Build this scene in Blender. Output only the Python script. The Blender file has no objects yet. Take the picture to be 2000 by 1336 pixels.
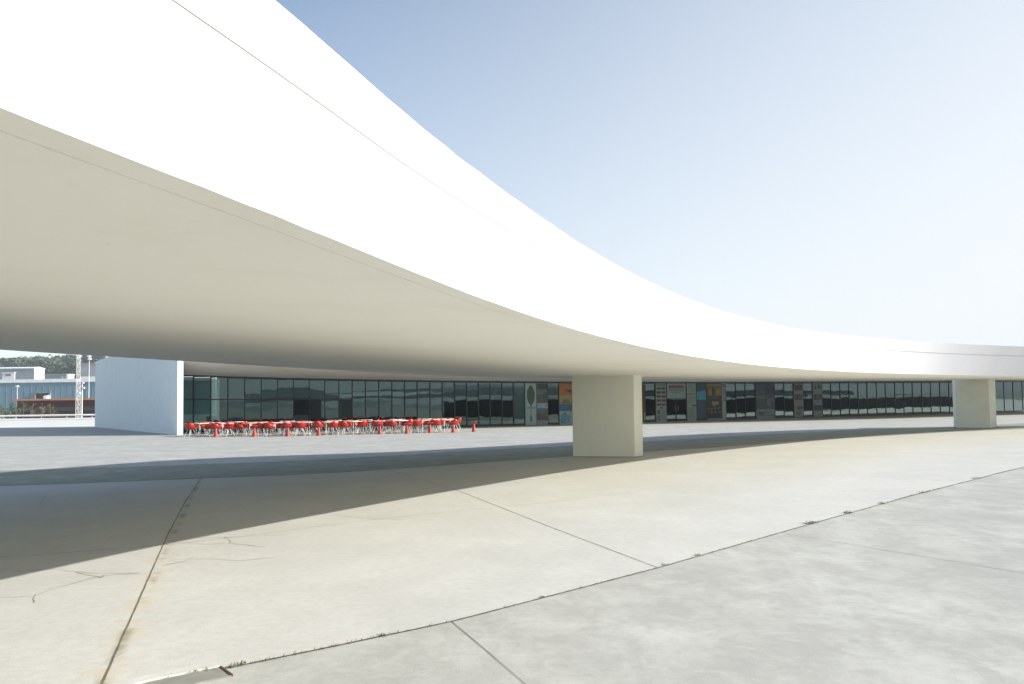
import bpy, bmesh, math, random
import numpy as np
from mathutils import Vector, Matrix
random.seed(7)
C = bpy.context.scene.collection
scene = bpy.context.scene
# ---------------------------------------------------------------- camera
FPX, PITCH, ROLL, H0, EYE = 1560.0, math.radians(2.5), math.radians(0.72), 790.5, 1.6
_F = np.array([0, math.cos(PITCH), math.sin(PITCH)]); _R0 = np.array([1., 0, 0]); _U0 = np.cross(_R0, _F)
_R = _R0*math.cos(ROLL)-_U0*math.sin(ROLL); _U = _R0*math.sin(ROLL)+_U0*math.cos(ROLL)
_d = np.array([0, 1., 0]); CY = 668+(H0-(668-FPX*(_d@_U)/(_d@_F)))
cam = bpy.data.objects.new("camera", bpy.data.cameras.new("camera")); C.objects.link(cam)
cam.data.sensor_width = 36; cam.data.lens = FPX/2000*36; cam.data.shift_y = (CY-668)/2000
cam.data.clip_start = .05; cam.data.clip_end = 6000
cam.matrix_world = Matrix(((_R[0], _U[0], -_F[0], 0), (_R[1], _U[1], -_F[1], 0), (_R[2], _U[2], -_F[2], EYE), (0, 0, 0, 1)))
scene.camera = cam
# ---------------------------------------------------------------- sky, sun, exposure
SUN_EL, SUN_AZ = 27.5, 97.0          # degrees; azimuth clockwise from +Y
w = bpy.data.worlds.new("World"); scene.world = w; w.use_nodes = True
sky = w.node_tree.nodes.new('ShaderNodeTexSky'); sky.sky_type = 'NISHITA'; sky.sun_disc = False
sky.sun_elevation = math.radians(SUN_EL); sky.sun_rotation = math.radians(SUN_AZ)
sky.air_density = 1.0; sky.dust_density = 1.2; sky.ozone_density = 1.2
bg = w.node_tree.nodes['Background']; bg.inputs[1].default_value = .110
hs = w.node_tree.nodes.new('ShaderNodeHueSaturation'); hs.inputs['Saturation'].default_value = .84
tn = w.node_tree.nodes.new('ShaderNodeMix'); tn.data_type = 'RGBA'; tn.blend_type = 'MULTIPLY'; tn.inputs[0].default_value = 1; tn.inputs[7].default_value = (.985, 1.015, 1.02, 1)
w.node_tree.links.new(sky.outputs[0], hs.inputs['Color']); w.node_tree.links.new(hs.outputs[0], tn.inputs[6]); 
# thin high haze: the sky pales toward the horizon and toward the sun's side
wt = w.node_tree; tc = wt.nodes.new('ShaderNodeTexCoord'); sx = wt.nodes.new('ShaderNodeSeparateXYZ'); wt.links.new(tc.outputs['Generated'], sx.inputs[0])
def wm_(op, a, b):
    q = wt.nodes.new('ShaderNodeMath'); q.operation = op
    for i, v in enumerate((a, b)):
        if isinstance(v, bpy.types.NodeSocket): wt.links.new(v, q.inputs[i])
        else: q.inputs[i].default_value = v
    return q.outputs[0]
hz = wm_('ADD', wm_('MULTIPLY', sx.outputs[0], .80), wm_('SUBTRACT', .66, sx.outputs[2]))
hz = wm_('MINIMUM', wm_('MAXIMUM', hz, 0.), .96)
hm_ = wt.nodes.new('ShaderNodeMix'); hm_.data_type = 'RGBA'; wt.links.new(hz, hm_.inputs[0]); wt.links.new(tn.outputs[2], hm_.inputs[6]); hm_.inputs[7].default_value = (4.45, 4.6, 4.7, 1)
wt.links.new(hm_.outputs[2], bg.inputs[0])
sl = bpy.data.lights.new("sun", 'SUN'); sl.energy = 4.6; sl.angle = math.radians(.5); sl.color = (1, .965, .905)
so = bpy.data.objects.new("sun", sl); C.objects.link(so)
_e, _a = math.radians(SUN_EL), math.radians(SUN_AZ)
SD = Vector((math.cos(_e)*math.sin(_a), math.cos(_e)*math.cos(_a), math.sin(_e)))
so.rotation_euler = SD.to_track_quat('Z', 'Y').to_euler(); so.location = (0, 0, 30)
scene.view_settings.view_transform = 'Standard'; scene.view_settings.look = 'None'
scene.view_settings.exposure = .93; scene.view_settings.gamma = 1

# ---------------------------------------------------------------- pixel -> world helpers
def ray(x, y): return _F+_R*(x-1000)/FPX+_U*(CY-y)/FPX
def at(x, y, z=0.):
    d = ray(x, y); t = (z-EYE)/d[2]; p = t*d; return Vector((p[0], p[1], z))
def atY(x, y, Y):
    d = ray(x, y); p = d*Y/d[1]; return Vector((p[0], p[1], EYE+p[2]))
def pr(P):
    v = np.array([P[0], P[1], P[2]-EYE]); q = v@_F; return 1000+FPX*(v@_R)/q, CY-FPX*(v@_U)/q
def hat(P, ypx):
    lo, hi = 0., 30.
    for _ in range(40):
        m = (lo+hi)/2
        if pr((P[0], P[1], m))[1] > ypx: lo = m
        else: hi = m
    return m
def polyfit(pts, deg):
    x = np.array([p[0] for p in pts])/1000-1; y = np.array([p[1] for p in pts])
    c = np.polyfit(x, y, deg); return lambda v: float(np.polyval(c, v/1000-1))

# ---------------------------------------------------------------- object helpers
def link(name, me, mats, parent=None):
    o = bpy.data.objects.new(name, me); C.objects.link(o)
    for m in (mats if isinstance(mats, (list, tuple)) else [mats]): me.materials.append(m)
    if parent: o.parent = parent
    return o
def obj(name, bm, mats, parent=None, smooth=False, loc=None):
    me = bpy.data.meshes.new(name)
    bmesh.ops.recalc_face_normals(bm, faces=bm.faces[:])
    if smooth:
        for f in bm.faces: f.smooth = True
    bm.to_mesh(me); bm.free(); o = link(name, me, mats, parent)
    if loc: o.location = loc
    return o
def empty(name, loc=(0, 0, 0), rz=0):
    o = bpy.data.objects.new(name, None); C.objects.link(o); o.location = loc; o.rotation_euler = (0, 0, rz); return o
def tag(o, label, cat, group=None, kind=None):
    o['label'] = label; o['category'] = cat
    if group: o['group'] = group
    if kind: o['kind'] = kind
    return o
def struct(o): o['kind'] = 'structure'; return o
def box(bm, c, s, rz=0, mi=0, taper=1):
    M = Matrix.Rotation(rz, 3, 'Z'); vs = []
    for dz in (-.5, .5):
        k = taper if dz > 0 else 1
        for dx, dy in ((-.5, -.5), (.5, -.5), (.5, .5), (-.5, .5)):
            vs.append(bm.verts.new(Vector(c)+M@Vector((dx*s[0]*k, dy*s[1]*k, dz*s[2]))))
    for f in ((3, 2, 1, 0), (4, 5, 6, 7), (0, 1, 5, 4), (1, 2, 6, 5), (2, 3, 7, 6), (3, 0, 4, 7)):
        bm.faces.new([vs[i] for i in f]).material_index = mi
def tube(bm, a, b, r0, r1=None, n=8):
    a, b = Vector(a), Vector(b); r1 = r0 if r1 is None else r1
    q = (b-a).to_track_quat('Z', 'Y'); ra, rb = [], []
    for i in range(n):
        t = 2*math.pi*i/n; v = Vector((math.cos(t), math.sin(t), 0))
        ra.append(bm.verts.new(a+q@(v*r0))); rb.append(bm.verts.new(b+q@(v*r1)))
    for i in range(n): bm.faces.new([ra[i], ra[(i+1) % n], rb[(i+1) % n], rb[i]])
    bm.faces.new(ra[::-1]); bm.faces.new(rb)
def lathe(bm, prof, n=24):
    rings = []
    for r, z in prof: rings.append([bm.verts.new((r*math.cos(2*math.pi*i/n), r*math.sin(2*math.pi*i/n), z)) for i in range(n)])
    for a, b in zip(rings[:-1], rings[1:]):
        for i in range(n): bm.faces.new([a[i], a[(i+1) % n], b[(i+1) % n], b[i]])
    bm.faces.new(rings[0][::-1]); bm.faces.new(rings[-1])
def prism(bm, pts, z0, z1, mi=0):
    lo = [bm.verts.new((p[0], p[1], z0)) for p in pts]; hi = [bm.verts.new((p[0], p[1], z1)) for p in pts]
    n = len(pts); bm.faces.new(lo[::-1]).material_index = mi; bm.faces.new(hi).material_index = mi
    for i in range(n): bm.faces.new([lo[i], lo[(i+1) % n], hi[(i+1) % n], hi[i]]).material_index = mi
def sheet(bm, A, B):
    va = [bm.verts.new(p) for p in A]; vb = [bm.verts.new(p) for p in B]
    for i in range(len(A)-1): bm.faces.new([va[i], va[i+1], vb[i+1], vb[i]])
    return va, vb

# ---------------------------------------------------------------- materials
def mat(name, col, rough=.6, spec=.5, metal=0., noise=None, bump=None, col2=None, coat=0):
    m = bpy.data.materials.new(name); m.use_nodes = True; nt = m.node_tree; b = nt.nodes['Principled BSDF']
    b.inputs['Base Color'].default_value = (*col, 1); b.inputs['Roughness'].default_value = rough
    b.inputs['Specular IOR Level'].default_value = spec; b.inputs['Metallic'].default_value = metal
    b.inputs['Coat Weight'].default_value = coat
    g = nt.nodes.new('ShaderNodeNewGeometry')
    if noise:
        n = nt.nodes.new('ShaderNodeTexNoise'); n.inputs['Scale'].default_value = noise; n.inputs['Detail'].default_value = 6
        nt.links.new(g.outputs['Position'], n.inputs['Vector'])
        r = nt.nodes.new('ShaderNodeValToRGB'); r.color_ramp.elements[0].position = .3; r.color_ramp.elements[1].position = .7
        c2 = col2 or tuple(c*.8 for c in col)
        r.color_ramp.elements[0].color = (*c2, 1); r.color_ramp.elements[1].color = (*col, 1)
        nt.links.new(n.outputs['Fac'], r.inputs[0]); nt.links.new(r.outputs[0], b.inputs['Base Color'])
    if bump:
        n2 = nt.nodes.new('ShaderNodeTexNoise'); n2.inputs['Scale'].default_value = bump[0]; n2.inputs['Detail'].default_value = 5
        nt.links.new(g.outputs['Position'], n2.inputs['Vector'])
        bp = nt.nodes.new('ShaderNodeBump'); bp.inputs['Distance'].default_value = bump[1]; bp.inputs['Strength'].default_value = 1
        nt.links.new(n2.outputs['Fac'], bp.inputs['Height']); nt.links.new(bp.outputs[0], b.inputs['Normal'])
    return m
class NT:
    def __init__(s, name, rough=.8):
        s.m = bpy.data.materials.new(name); s.m.use_nodes = True; s.t = s.m.node_tree; s.b = s.t.nodes['Principled BSDF']
        s.b.inputs['Roughness'].default_value = rough; s.b.inputs['Specular IOR Level'].default_value = .3
        s.pos = s.t.nodes.new('ShaderNodeNewGeometry').outputs['Position']
    def n(s, kind, **kw):
        q = s.t.nodes.new(kind)
        for k, v in kw.items():
            if isinstance(v, bpy.types.NodeSocket): s.t.links.new(v, q.inputs[k.replace('_', ' ')])
            else: q.inputs[k.replace('_', ' ')].default_value = v
        return q
    def noise(s, scale, detail=5, rough=.55, dist=0, vec=None, stretch=None):
        v = vec or s.pos
        if stretch:
            mp = s.t.nodes.new('ShaderNodeMapping'); mp.inputs['Scale'].default_value = stretch[:3]
            if len(stretch) > 3: mp.inputs['Rotation'].default_value = (0, 0, stretch[3])
            s.t.links.new(v, mp.inputs[0]); v = mp.outputs[0]
        return s.n('ShaderNodeTexNoise', Vector=v, Scale=scale, Detail=detail, Roughness=rough, Distortion=dist).outputs['Fac']
    def ramp(s, fac, p0, p1, a=0., b=1.):
        q = s.t.nodes.new('ShaderNodeMapRange'); s.t.links.new(fac, q.inputs[0])
        q.interpolation_type = 'SMOOTHSTEP'
        for i, v in enumerate((p0, p1, a, b)): q.inputs[i+1].default_value = v
        return q.outputs[0]
    def mix(s, fac, a, b, mode='MIX'):
        q = s.t.nodes.new('ShaderNodeMix'); q.data_type = 'RGBA'; q.blend_type = mode
        for i, v in ((0, fac), (6, a), (7, b)):
            if isinstance(v, bpy.types.NodeSocket): s.t.links.new(v, q.inputs[i])
            else: q.inputs[i].default_value = v if i == 0 else (*v, 1)
        return q.outputs[2]
    def math(s, op, a, b=0.):
        q = s.t.nodes.new('ShaderNodeMath'); q.operation = op
        for i, v in enumerate((a, b)):
            if isinstance(v, bpy.types.NodeSocket): s.t.links.new(v, q.inputs[i])
            else: q.inputs[i].default_value = v
        return q.outputs[0]
    def linedist(s, P, Q):
        """absolute distance of the shading point from the ground line through P and Q"""
        d = (Vector(Q)-Vector(P)); d.z = 0; d.normalize(); n = Vector((-d.y, d.x, 0))
        q = s.t.nodes.new('ShaderNodeVectorMath'); q.operation = 'DOT_PRODUCT'; s.t.links.new(s.pos, q.inputs[0]); q.inputs[1].default_value = n
        return s.math('ABSOLUTE', s.math('SUBTRACT', q.outputs['Value'], n.dot(Vector(P))))
    def done(s, col, bump=None, dist=.003):
        s.t.links.new(col, s.b.inputs['Base Color'])
        if bump is not None:
            bp = s.n('ShaderNodeBump', Height=bump, Distance=dist, Strength=1.); s.t.links.new(bp.outputs[0], s.b.inputs['Normal'])
        return s.m
def concrete(name, lo, hi, warm=None, stain_and_shade=False, mott=1.):
    k = NT(name, .75)
    big = k.noise(.5, 7, .62, .15); mid = k.noise(2.1, 10, .7, .25, stretch=(1, .6, 1, .5)); fine = k.noise(11, 7, .7); gr = k.noise(70, 3, .6)
    c = k.mix(k.ramp(big, .35, .65), lo, hi)
    c = k.mix(k.ramp(mid, .38, .62, .0, .55*mott), c, tuple(v*.86 for v in lo))
    sw = k.noise(3.8, 10, .75, .5, stretch=(.7, 1.2, 1, .9))
    c = k.mix(k.ramp(sw, .54, .68, 0, .26*mott), c, tuple(min(1, v*1.10) for v in hi))
    c = k.mix(k.ramp(fine, .38, .66, 0, .26), c, tuple(v*.7 for v in lo))
    sp = k.noise(34, 2, .5); c = k.mix(k.ramp(sp, .73, .76, 0, .4), c, tuple(v*.45 for v in lo))
    if stain_and_shade:
        # olive tone of the canopy shade, put into the slab colour as a ragged band
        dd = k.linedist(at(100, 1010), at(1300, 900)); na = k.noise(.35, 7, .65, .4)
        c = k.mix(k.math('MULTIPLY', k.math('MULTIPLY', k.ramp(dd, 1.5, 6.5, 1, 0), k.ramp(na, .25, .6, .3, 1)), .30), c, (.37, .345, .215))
        A, B = at(200, 1336), at(388, 942)
        d = k.linedist(A, B)
        ns = k.noise(2.2, 6, .7, 1.)
        halo = k.math('MULTIPLY', k.ramp(d, 0., .22, 1, 0), k.ramp(ns, .42, .62))
        c = k.mix(k.math('MULTIPLY', halo, .42), c, (.46, .36, .22))
        ns2 = k.noise(1.1, 6, .7, 1.)
        halo2 = k.math('MULTIPLY', k.ramp(d, .0, .07, 1, 0), k.ramp(ns2, .45, .6))
        c = k.mix(k.math('MULTIPLY', halo2, .6), c, (.13, .14, .08))
    return k.done(c, k.math('ADD', k.math('MULTIPLY', fine, .6), k.math('MULTIPLY', gr, .35)), .004)
M = {}
M['slab'] = concrete('warm_concrete_slab', (.427, .426, .404), (.472, .471, .448), stain_and_shade=True, mott=.45)
M['gray'] = concrete('grey_concrete_paving', (.345, .347, .322), (.425, .426, .398), mott=1.35)
M['dark'] = concrete('dark_concrete_paving', (.215, .230, .172), (.285, .300, .232), mott=1.4)
M['far'] = concrete('far_grey_concrete', (.385, .392, .378), (.43, .435, .42))
def white_paint(name, col, dirt=(.62, .60, .52), amt=.2, shade_grey=None):
    k = NT(name, .6)
    if shade_grey:
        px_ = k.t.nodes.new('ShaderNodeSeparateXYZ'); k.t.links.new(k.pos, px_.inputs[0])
        col = k.mix(k.math('MULTIPLY', k.ramp(px_.outputs[0], 5., 18.), k.ramp(k.noise(.25, 3, .5), .2, .5, .85, 1.)), col, shade_grey)  # fascia's shade towards its right end, mixed into the paint colour as grey
    a = k.noise(.5, 5, .6, .5); b = k.noise(5, 6, .65, stretch=(1, 1, .15)); sp = k.noise(22, 2, .5)
    c = k.mix(k.ramp(a, .45, .75, 0, amt), col, dirt)
    c = k.mix(k.ramp(b, .58, .75, 0, amt), c, dirt)
    c = k.mix(k.ramp(sp, .75, .78, 0, .35), c, tuple(v*.5 for v in dirt))
    return k.done(c, k.noise(14, 5, .6), .002)
M['white'] = white_paint('white_painted_concrete', (.84, .845, .84))
M['fascia'] = white_paint('fascia_paint', (.84, .845, .84), shade_grey=(.46, .47, .50))
M['soffit'] = white_paint('cream_painted_soffit', (.93, .90, .82), (.79, .75, .62), .32)
M['pillar'] = white_paint('cream_pillar_paint', (.745, .74, .63), (.56, .56, .45), .5)
M['groove'] = mat('shadow_gap', (.34, .34, .335), .9)
M['roofw'] = mat('roof_white', (.78, .78, .76), .7, noise=2.)
M['joint'] = mat('joint_dirt', (.085, .075, .045), .95, noise=6, col2=(.16, .14, .09))
M['crack'] = mat('crack_dirt', (.25, .23, .17), .95, noise=5, col2=(.36, .34, .28))
M['grass'] = mat('dry_grass', (.16, .15, .05), .8, noise=8, col2=(.07, .10, .03))
M['kerb'] = mat('bright_concrete_edge', (.50, .50, .475), .8, noise=6)
M['recess'] = mat('recessed_grey_concrete', (.22, .22, .195), .85, noise=7)
M['rust'] = mat('rusty_steel', (.06, .022, .018), .8, noise=12)
M['frame'] = mat('dark_metal_frame', (.018, .022, .022), .45, .4)
M['red'] = mat('red_gloss_plastic', (.37, .018, .008), .3, .4, noise=1.5, col2=(.29, .012, .007))
M['redm'] = mat('red_matt_paint', (.38, .040, .025), .5, noise=6, col2=(.32, .032, .02))
M['wmet'] = mat('white_metal', (.78, .78, .74), .4, noise=4)
M['ttop'] = mat('white_laminate_top', (.82, .80, .74), .35, noise=3)
M['ttopc'] = mat('cream_laminate_top', (.74, .66, .48), .35, noise=3)
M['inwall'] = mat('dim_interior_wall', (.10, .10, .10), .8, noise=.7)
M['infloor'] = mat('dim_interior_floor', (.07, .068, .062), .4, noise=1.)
M['steelblue'] = mat('blue_grey_cladding', (.12, .215, .275), .6, noise=.6, col2=(.105, .19, .245))
M['greycl'] = mat('grey_cladding', (.20, .25, .27), .6, noise=.5)
M['palegrey'] = mat('pale_grey_cladding', (.27, .285, .30), .6, noise=.4)
M['darkred'] = mat('dark_red_cladding', (.055, .012, .012), .7, noise=3)
M['dgreen'] = mat('dark_grey_green_band', (.045, .05, .04), .7, noise=2)
M['orange'] = mat('orange_trim', (.50, .22, .10), .6, noise=2)
M['white2'] = mat('white_cladding', (.80, .80, .80), .5, noise=1)
M['black'] = mat('dark_opening', (.01, .01, .012), .8, noise=2)
M['bark'] = mat('tree_bark', (.09, .07, .05), .9, noise=3)
M['leafA'] = mat('pine_foliage', (.045, .085, .045), .7, noise=.5, col2=(.022, .05, .032))
M['leafB'] = mat('broadleaf_foliage', (.06, .085, .035), .7, noise=.6, col2=(.035, .06, .03))
M['dry'] = mat('dry_stems', (.28, .20, .09), .8, noise=3, col2=(.15, .15, .06))
M['hill'] = mat('hillside_scrub', (.04, .07, .04), .9, noise=.03, col2=(.06, .09, .05))
M['added_hedge'] = mat('added_dark_hedge', (.045, .055, .045), .9, noise=2)
M['chrome'] = mat('handle_steel', (.2, .2, .2), .45, metal=1)
def glass_mat():
    k = NT('tinted_window_glass'); t = k.t; t.nodes.remove(k.b)
    out = t.nodes['Material Output']
    nz = k.noise(.55, 2, .5, .4)
    bp = k.n('ShaderNodeBump', Height=nz, Distance=.0035, Strength=1.)
    tr = k.n('ShaderNodeBsdfTransparent', Color=(.30, .40, .37, 1))
    gl = k.n('ShaderNodeBsdfGlossy', Color=(.68, .90, .86, 1), Roughness=.01, Normal=bp.outputs[0])
    fr = k.n('ShaderNodeFresnel', IOR=2.0)
    mx = t.nodes.new('ShaderNodeMixShader')
    t.links.new(fr.outputs[0], mx.inputs[0]); t.links.new(tr.outputs[0], mx.inputs[1]); t.links.new(gl.outputs[0], mx.inputs[2])
    t.links.new(mx.outputs[0], out.inputs[0]); return k.m
M['glass'] = glass_mat()
def flat(name, col, rough=.5):
    return mat('print_'+name, col, rough, noise=3, col2=tuple(v*.85 for v in col))

# ================================================================ THE SETTING
# ---- one ground sheet
bm = bmesh.new(); S = 3000
for a, b, c_, d_ in ((-S, -S, S, S),):
    bm.faces.new([bm.verts.new(p) for p in ((a, b, 0), (c_, b, 0), (c_, d_, 0), (a, d_, 0))])
struct(obj('ground', bm, M['gray']))
# paving joints digitised on the ground plane
J3 = [(60, 1372), (200, 1350), (290, 1331), (432, 1309), (650, 1264), (883, 1215), (1090, 1161), (1285, 1110), (1430, 1068), (1580, 1025), (1780, 969), (1950, 925), (2100, 889), (2300, 850)]
J7 = [(-300, 962), (0, 950), (200, 943), (390, 935), (560, 929), (700, 921), (850, 911), (925, 905), (1010, 899), (1100, 892.5), (1180, 888), (1300, 880), (1400, 874), (1550, 862), (1700, 853), (1850, 844), (2050, 836), (2300, 822)]
def dense(pts, deg=None, n=120):
    P = [at(*p) for p in pts]; L = [0]
    for a, b in zip(P[:-1], P[1:]): L.append(L[-1]+(b-a).length)
    s = np.linspace(0, L[-1], n)
    X = np.interp(s, L, [p.x for p in P]); Y = np.interp(s, L, [p.y for p in P])
    for _ in range(2):
        X[1:-1] = (X[:-2]+2*X[1:-1]+X[2:])/4; Y[1:-1] = (Y[:-2]+2*Y[1:-1]+Y[2:])/4
    return [Vector((x, y, 0)) for x, y in zip(X, Y)]
j3, j7 = dense(J3), dense(J7)
bm = bmesh.new()
back3 = [j3[0]+Vector((-6, -4, 0))]+j3; a7 = j7
A = [Vector((p.x, p.y, .004)) for p in ([Vector((-7, 0, 0))]+j3)]
Bq = [Vector((p.x, p.y, .004)) for p in ([j7[0]+Vector((-12, -2, 0))]+j7)]
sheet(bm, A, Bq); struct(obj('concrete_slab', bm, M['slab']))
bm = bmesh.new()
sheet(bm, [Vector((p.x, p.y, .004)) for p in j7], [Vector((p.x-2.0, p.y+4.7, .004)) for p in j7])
struct(obj('dark_paving', bm, M['dark']))  # darker paving beyond the curved joint
def strip(bm, P, wd, z, jit=.35, r=random):
    L, R_ = [], []
    for i, p in enumerate(P):
        t = (P[min(i+1, len(P)-1)]-P[max(i-1, 0)]).normalized(); n = Vector((-t.y, t.x, 0))
        wl = wd*.5*(1+r.uniform(-jit, jit)); wr = wd*.5*(1+r.uniform(-jit, jit))
        L.append(Vector((p.x, p.y, z))+n*wl); R_.append(Vector((p.x, p.y, z))-n*wr)
    sheet(bm, L, R_)
def linepts(pts, step=.12):
    P = [at(*p) for p in pts]; out = []
    for a, b in zip(P[:-1], P[1:]):
        n = max(2, int((b-a).length/step))
        out += [a.lerp(b, i/n) for i in range(n)]
    return out+[P[-1]]
def joint(pts, wd, m='joint', z=.008, name='paving_joint', jit=.35, wob=0):
    P = linepts(pts) if not isinstance(pts[0], Vector) else pts
    if wob: P = [p+Vector((random.uniform(-wob, wob), random.uniform(-wob, wob), 0)) for p in P]
    bm = bmesh.new(); strip(bm, P, wd, z, jit); return struct(obj(name, bm, M[m]))
joint([p for p in dense(J3, n=500)], .011)
joint([(196, 1345), (260, 1200), (330, 1040), (362, 980), (390, 940)], .011)
joint([(740, 912), (800, 931), (890, 957), (1080, 1032), (1285, 1110)], .009)
joint([(883, 1215), (950, 1271), (1040, 1349)], .0055, z=.004)
joint([(1535, 1043), (1650, 1062), (1800, 1087), (2060, 1130)], .006, 'joint', z=.004, jit=.8)
joint(dense(J7, n=400), .03)
joint([(-60, 1096), (0, 1090), (150, 1079), (330, 1064)], .012)
joint([(330, 1064), (470, 1049), (700, 1019), (850, 1003), (1000, 989), (1120, 976), (1230, 962)], .010, 'crack')
joint([(560, 898), (800, 893), (900, 880), (1115, 868)], .02, 'crack')
for pts in ([(0, 1168), (65, 1166), (100, 1152), (190, 1128), (275, 1120)], [(70, 1162), (66, 1178)], [(30, 1118), (100, 1112), (150, 1118), (200, 1122), (270, 1120)],
            [(335, 1052), (420, 1051), (500, 1048), (560, 1045)], [(330, 1058), (400, 1064), (450, 1062), (520, 1070)], [(440, 1050), (452, 1058), (448, 1062)],
            [(330, 1095), (400, 1092), (470, 1096), (540, 1090)], [(320, 1105), (360, 1098), (380, 1088)], [(150, 1119), (200, 1130), (206, 1124)],
            [(80, 988), (84, 974), (92, 968)], [(600, 1000), (700, 1012), (790, 1016)]):
    joint(pts, .009, 'crack', .0085, 'surface_crack', .8, .012)
# broken slab edge with a short open channel at the near left corner
def gpoly(name, pts, m, z0, z1):
    bm = bmesh.new(); prism(bm, [at(*p) for p in pts], z0, z1); return obj(name, bm, m)
struct(gpoly('slab_edge', [(180, 1352), (300, 1322), (418, 1299), (430, 1306), (290, 1335), (205, 1358)], M['kerb'], -.05, .022))
struct(gpoly('drain_channel', [(205, 1358), (290, 1335), (430, 1306), (452, 1322), (395, 1334), (330, 1356)], M['recess'], -.05, .010))
tag(gpoly('steel_cover_edge', [(425, 1304), (430, 1303.5), (455, 1321), (449, 1322.5)], M['rust'], -.03, .014), 'short rusty steel edge sticking out where the paving joint meets the drain channel', 'drain edge')
# grass along the long joint
def tuft(bm, p, n, h, sp):
    for _ in range(n):
        b = p+Vector((random.gauss(0, sp), random.gauss(0, sp*.5), .006)); a = random.uniform(0, 6.28); l = h*random.uniform(.4, 1)
        t = b+Vector((math.cos(a)*l*.8, math.sin(a)*l*.8, l*random.uniform(.3, 1))); wv = Vector((-math.sin(a), math.cos(a), 0))*.0025
        m_ = b.lerp(t, .5)+Vector((0, 0, l*.2))
        v = [bm.verts.new(q) for q in (b-wv, b+wv, m_+wv*.8, m_-wv*.8, t)]
        bm.faces.new(v[:4]); bm.faces.new([v[3], v[2], v[4]])
bm = bmesh.new()
jp = dense(J3, n=900)
dens = [max(0, math.sin(i*.05)+math.sin(i*.017+2)) for i in range(900)]
for i, p in enumerate(jp):
    if random.random() < .35+.3*dens[i]: tuft(bm, p, 5, .014+.01*dens[i], .012)
for px, n, h in ((472, 30, .03), (452, 40, .014), (436, 30, .012), (748, 26, .025), (1178*0+1580, 70, .05), (1655, 60, .06), (1722, 40, .05), (1800, 30, .05), (1905, 40, .07), (1365, 35, .03), (1300, 20, .03), (1060, 25, .02), (1590, 40, .03)):
    yy = np.interp(px, [q[0] for q in J3], [q[1] for q in J3]); tuft(bm, at(px, yy-1), n, h, h*.8)
tag(obj('grass', bm, M['grass']), 'short dry grass and moss growing along the long paving joint', 'grass', kind='stuff')

# ================================================================ THE CANOPY
bot = [(0, 214.4), (85.8, 248), (187, 287), (315, 334.6), (471, 395), (600, 445.8), (655, 468), (698.8, 485.4), (787.7, 521.4), (916, 576.8), (1034.8, 617.8), (1192.9, 660.8), (1280, 682), (1372, 698.8), (1452, 708.8), (1548, 720.8), (1660, 726.8), (1760, 729.6), (1880, 732.4), (2000, 734)]
far = [(0, 683.3, 2.68), (105, 690.3, 2.68), (196, 696, 2.67), (350, 704.3, 2.66), (490, 713.8, 2.65), (700, 725.3, 2.62), (797.6, 732.4, 2.58), (946, 738, 2.50), (1040, 740.5, 2.46), (1117, 743, 2.44), (1300, 745.5, 2.44), (1480, 745.2, 2.52), (1620, 744.5, 2.58), (1866, 743, 2.64), (2000, 741, 2.66)]
fb = polyfit(bot, 7); fh = lambda x: float(np.interp(x, [p[0] for p in far], [p[2] for p in far])); ff = lambda x: float(np.interp(x, [p[0] for p in far], [p[1] for p in far]))
hb = lambda x: float(np.interp(x, [0, 900, 1100, 1250, 1400, 1550, 1700, 1850, 2000], [2.5, 2.5, 2.478, 2.43, 2.405, 2.43, 2.49, 2.57, 2.65]))
near = [at(x, fb(x), hb(x)) for x in np.concatenate([np.linspace(0, 1400, 57), np.linspace(1420, 2000, 59)])]
farp = [at(x, ff(x), fh(x)) for x in np.linspace(0, 2000, 81)]
def extend(P, n0, n1, step, c0, c1):
    P = list(P); d = (P[0]-P[3]); d.z = 0; d.normalize()
    for i in range(n0): d = Matrix.Rotation(c0, 3, 'Z')@d; P.insert(0, P[0]+d*step)
    d = (P[-1]-P[-4]); d.z = 0; d.normalize()
    for i in range(n1): d = Matrix.Rotation(c1, 3, 'Z')@d; P.append(P[-1]+d*step)
    return P
def resample(P, n):
    L = [0]
    for a, b in zip(P[:-1], P[1:]): L.append(L[-1]+(b-a).length)
    s = np.linspace(0, L[-1], n); return [Vector([float(np.interp(v, L, [p[k] for p in P])) for k in range(3)]) for v in s]
near = extend(near, 24, 56, 1.5, .012, -.004); farp = extend(farp, 20, 52, 1.6, .012, -.004)
# pair the two edges column by column
N = 640
nearR = resample(near, N); farR = resample(farp, N)
def smooth(P, n):
    for _ in range(n): P = [P[0]]+[(P[i-1]+P[i]*2+P[i+1])/4 for i in range(1, len(P)-1)]+[P[-1]]
    return P
nearR = smooth(nearR, 12); farR = smooth(farR, 60)
def normals(P):
    out = []
    for i in range(len(P)):
        t = P[min(i+1, len(P)-1)]-P[max(i-1, 0)]; t.z = 0; t.normalize(); out.append(Vector((t.y, -t.x, 0)))
    return out
NN = normals(nearR)
canopy = empty('curved_canopy', (0, 0, 0))
tag(canopy, 'sweeping white curved concrete canopy on square pillars with a groove along its edge', 'canopy')
jt = [random.gauss(0, .002) for _ in range(N)]; jb = [random.gauss(0, .0009) for _ in range(N)]
def lean(p): return .85*max(0, min(1, (p.x-7)/14))          # fascia tipped outward towards its right end so it catches less sun
def sub(p): return .062*max(0, min(1, (8.2-p.y)/3.2))        # the fascia is a little lower at its near end
prof = [(0, 2.5, 1), (0, 3.228, 0), (-.009, 3.229, 0), (-.009, 3.256, 0), (-.004, 3.259, 0), (-.004, 3.6, 2)]
bm = bmesh.new(); rows = []
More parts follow.
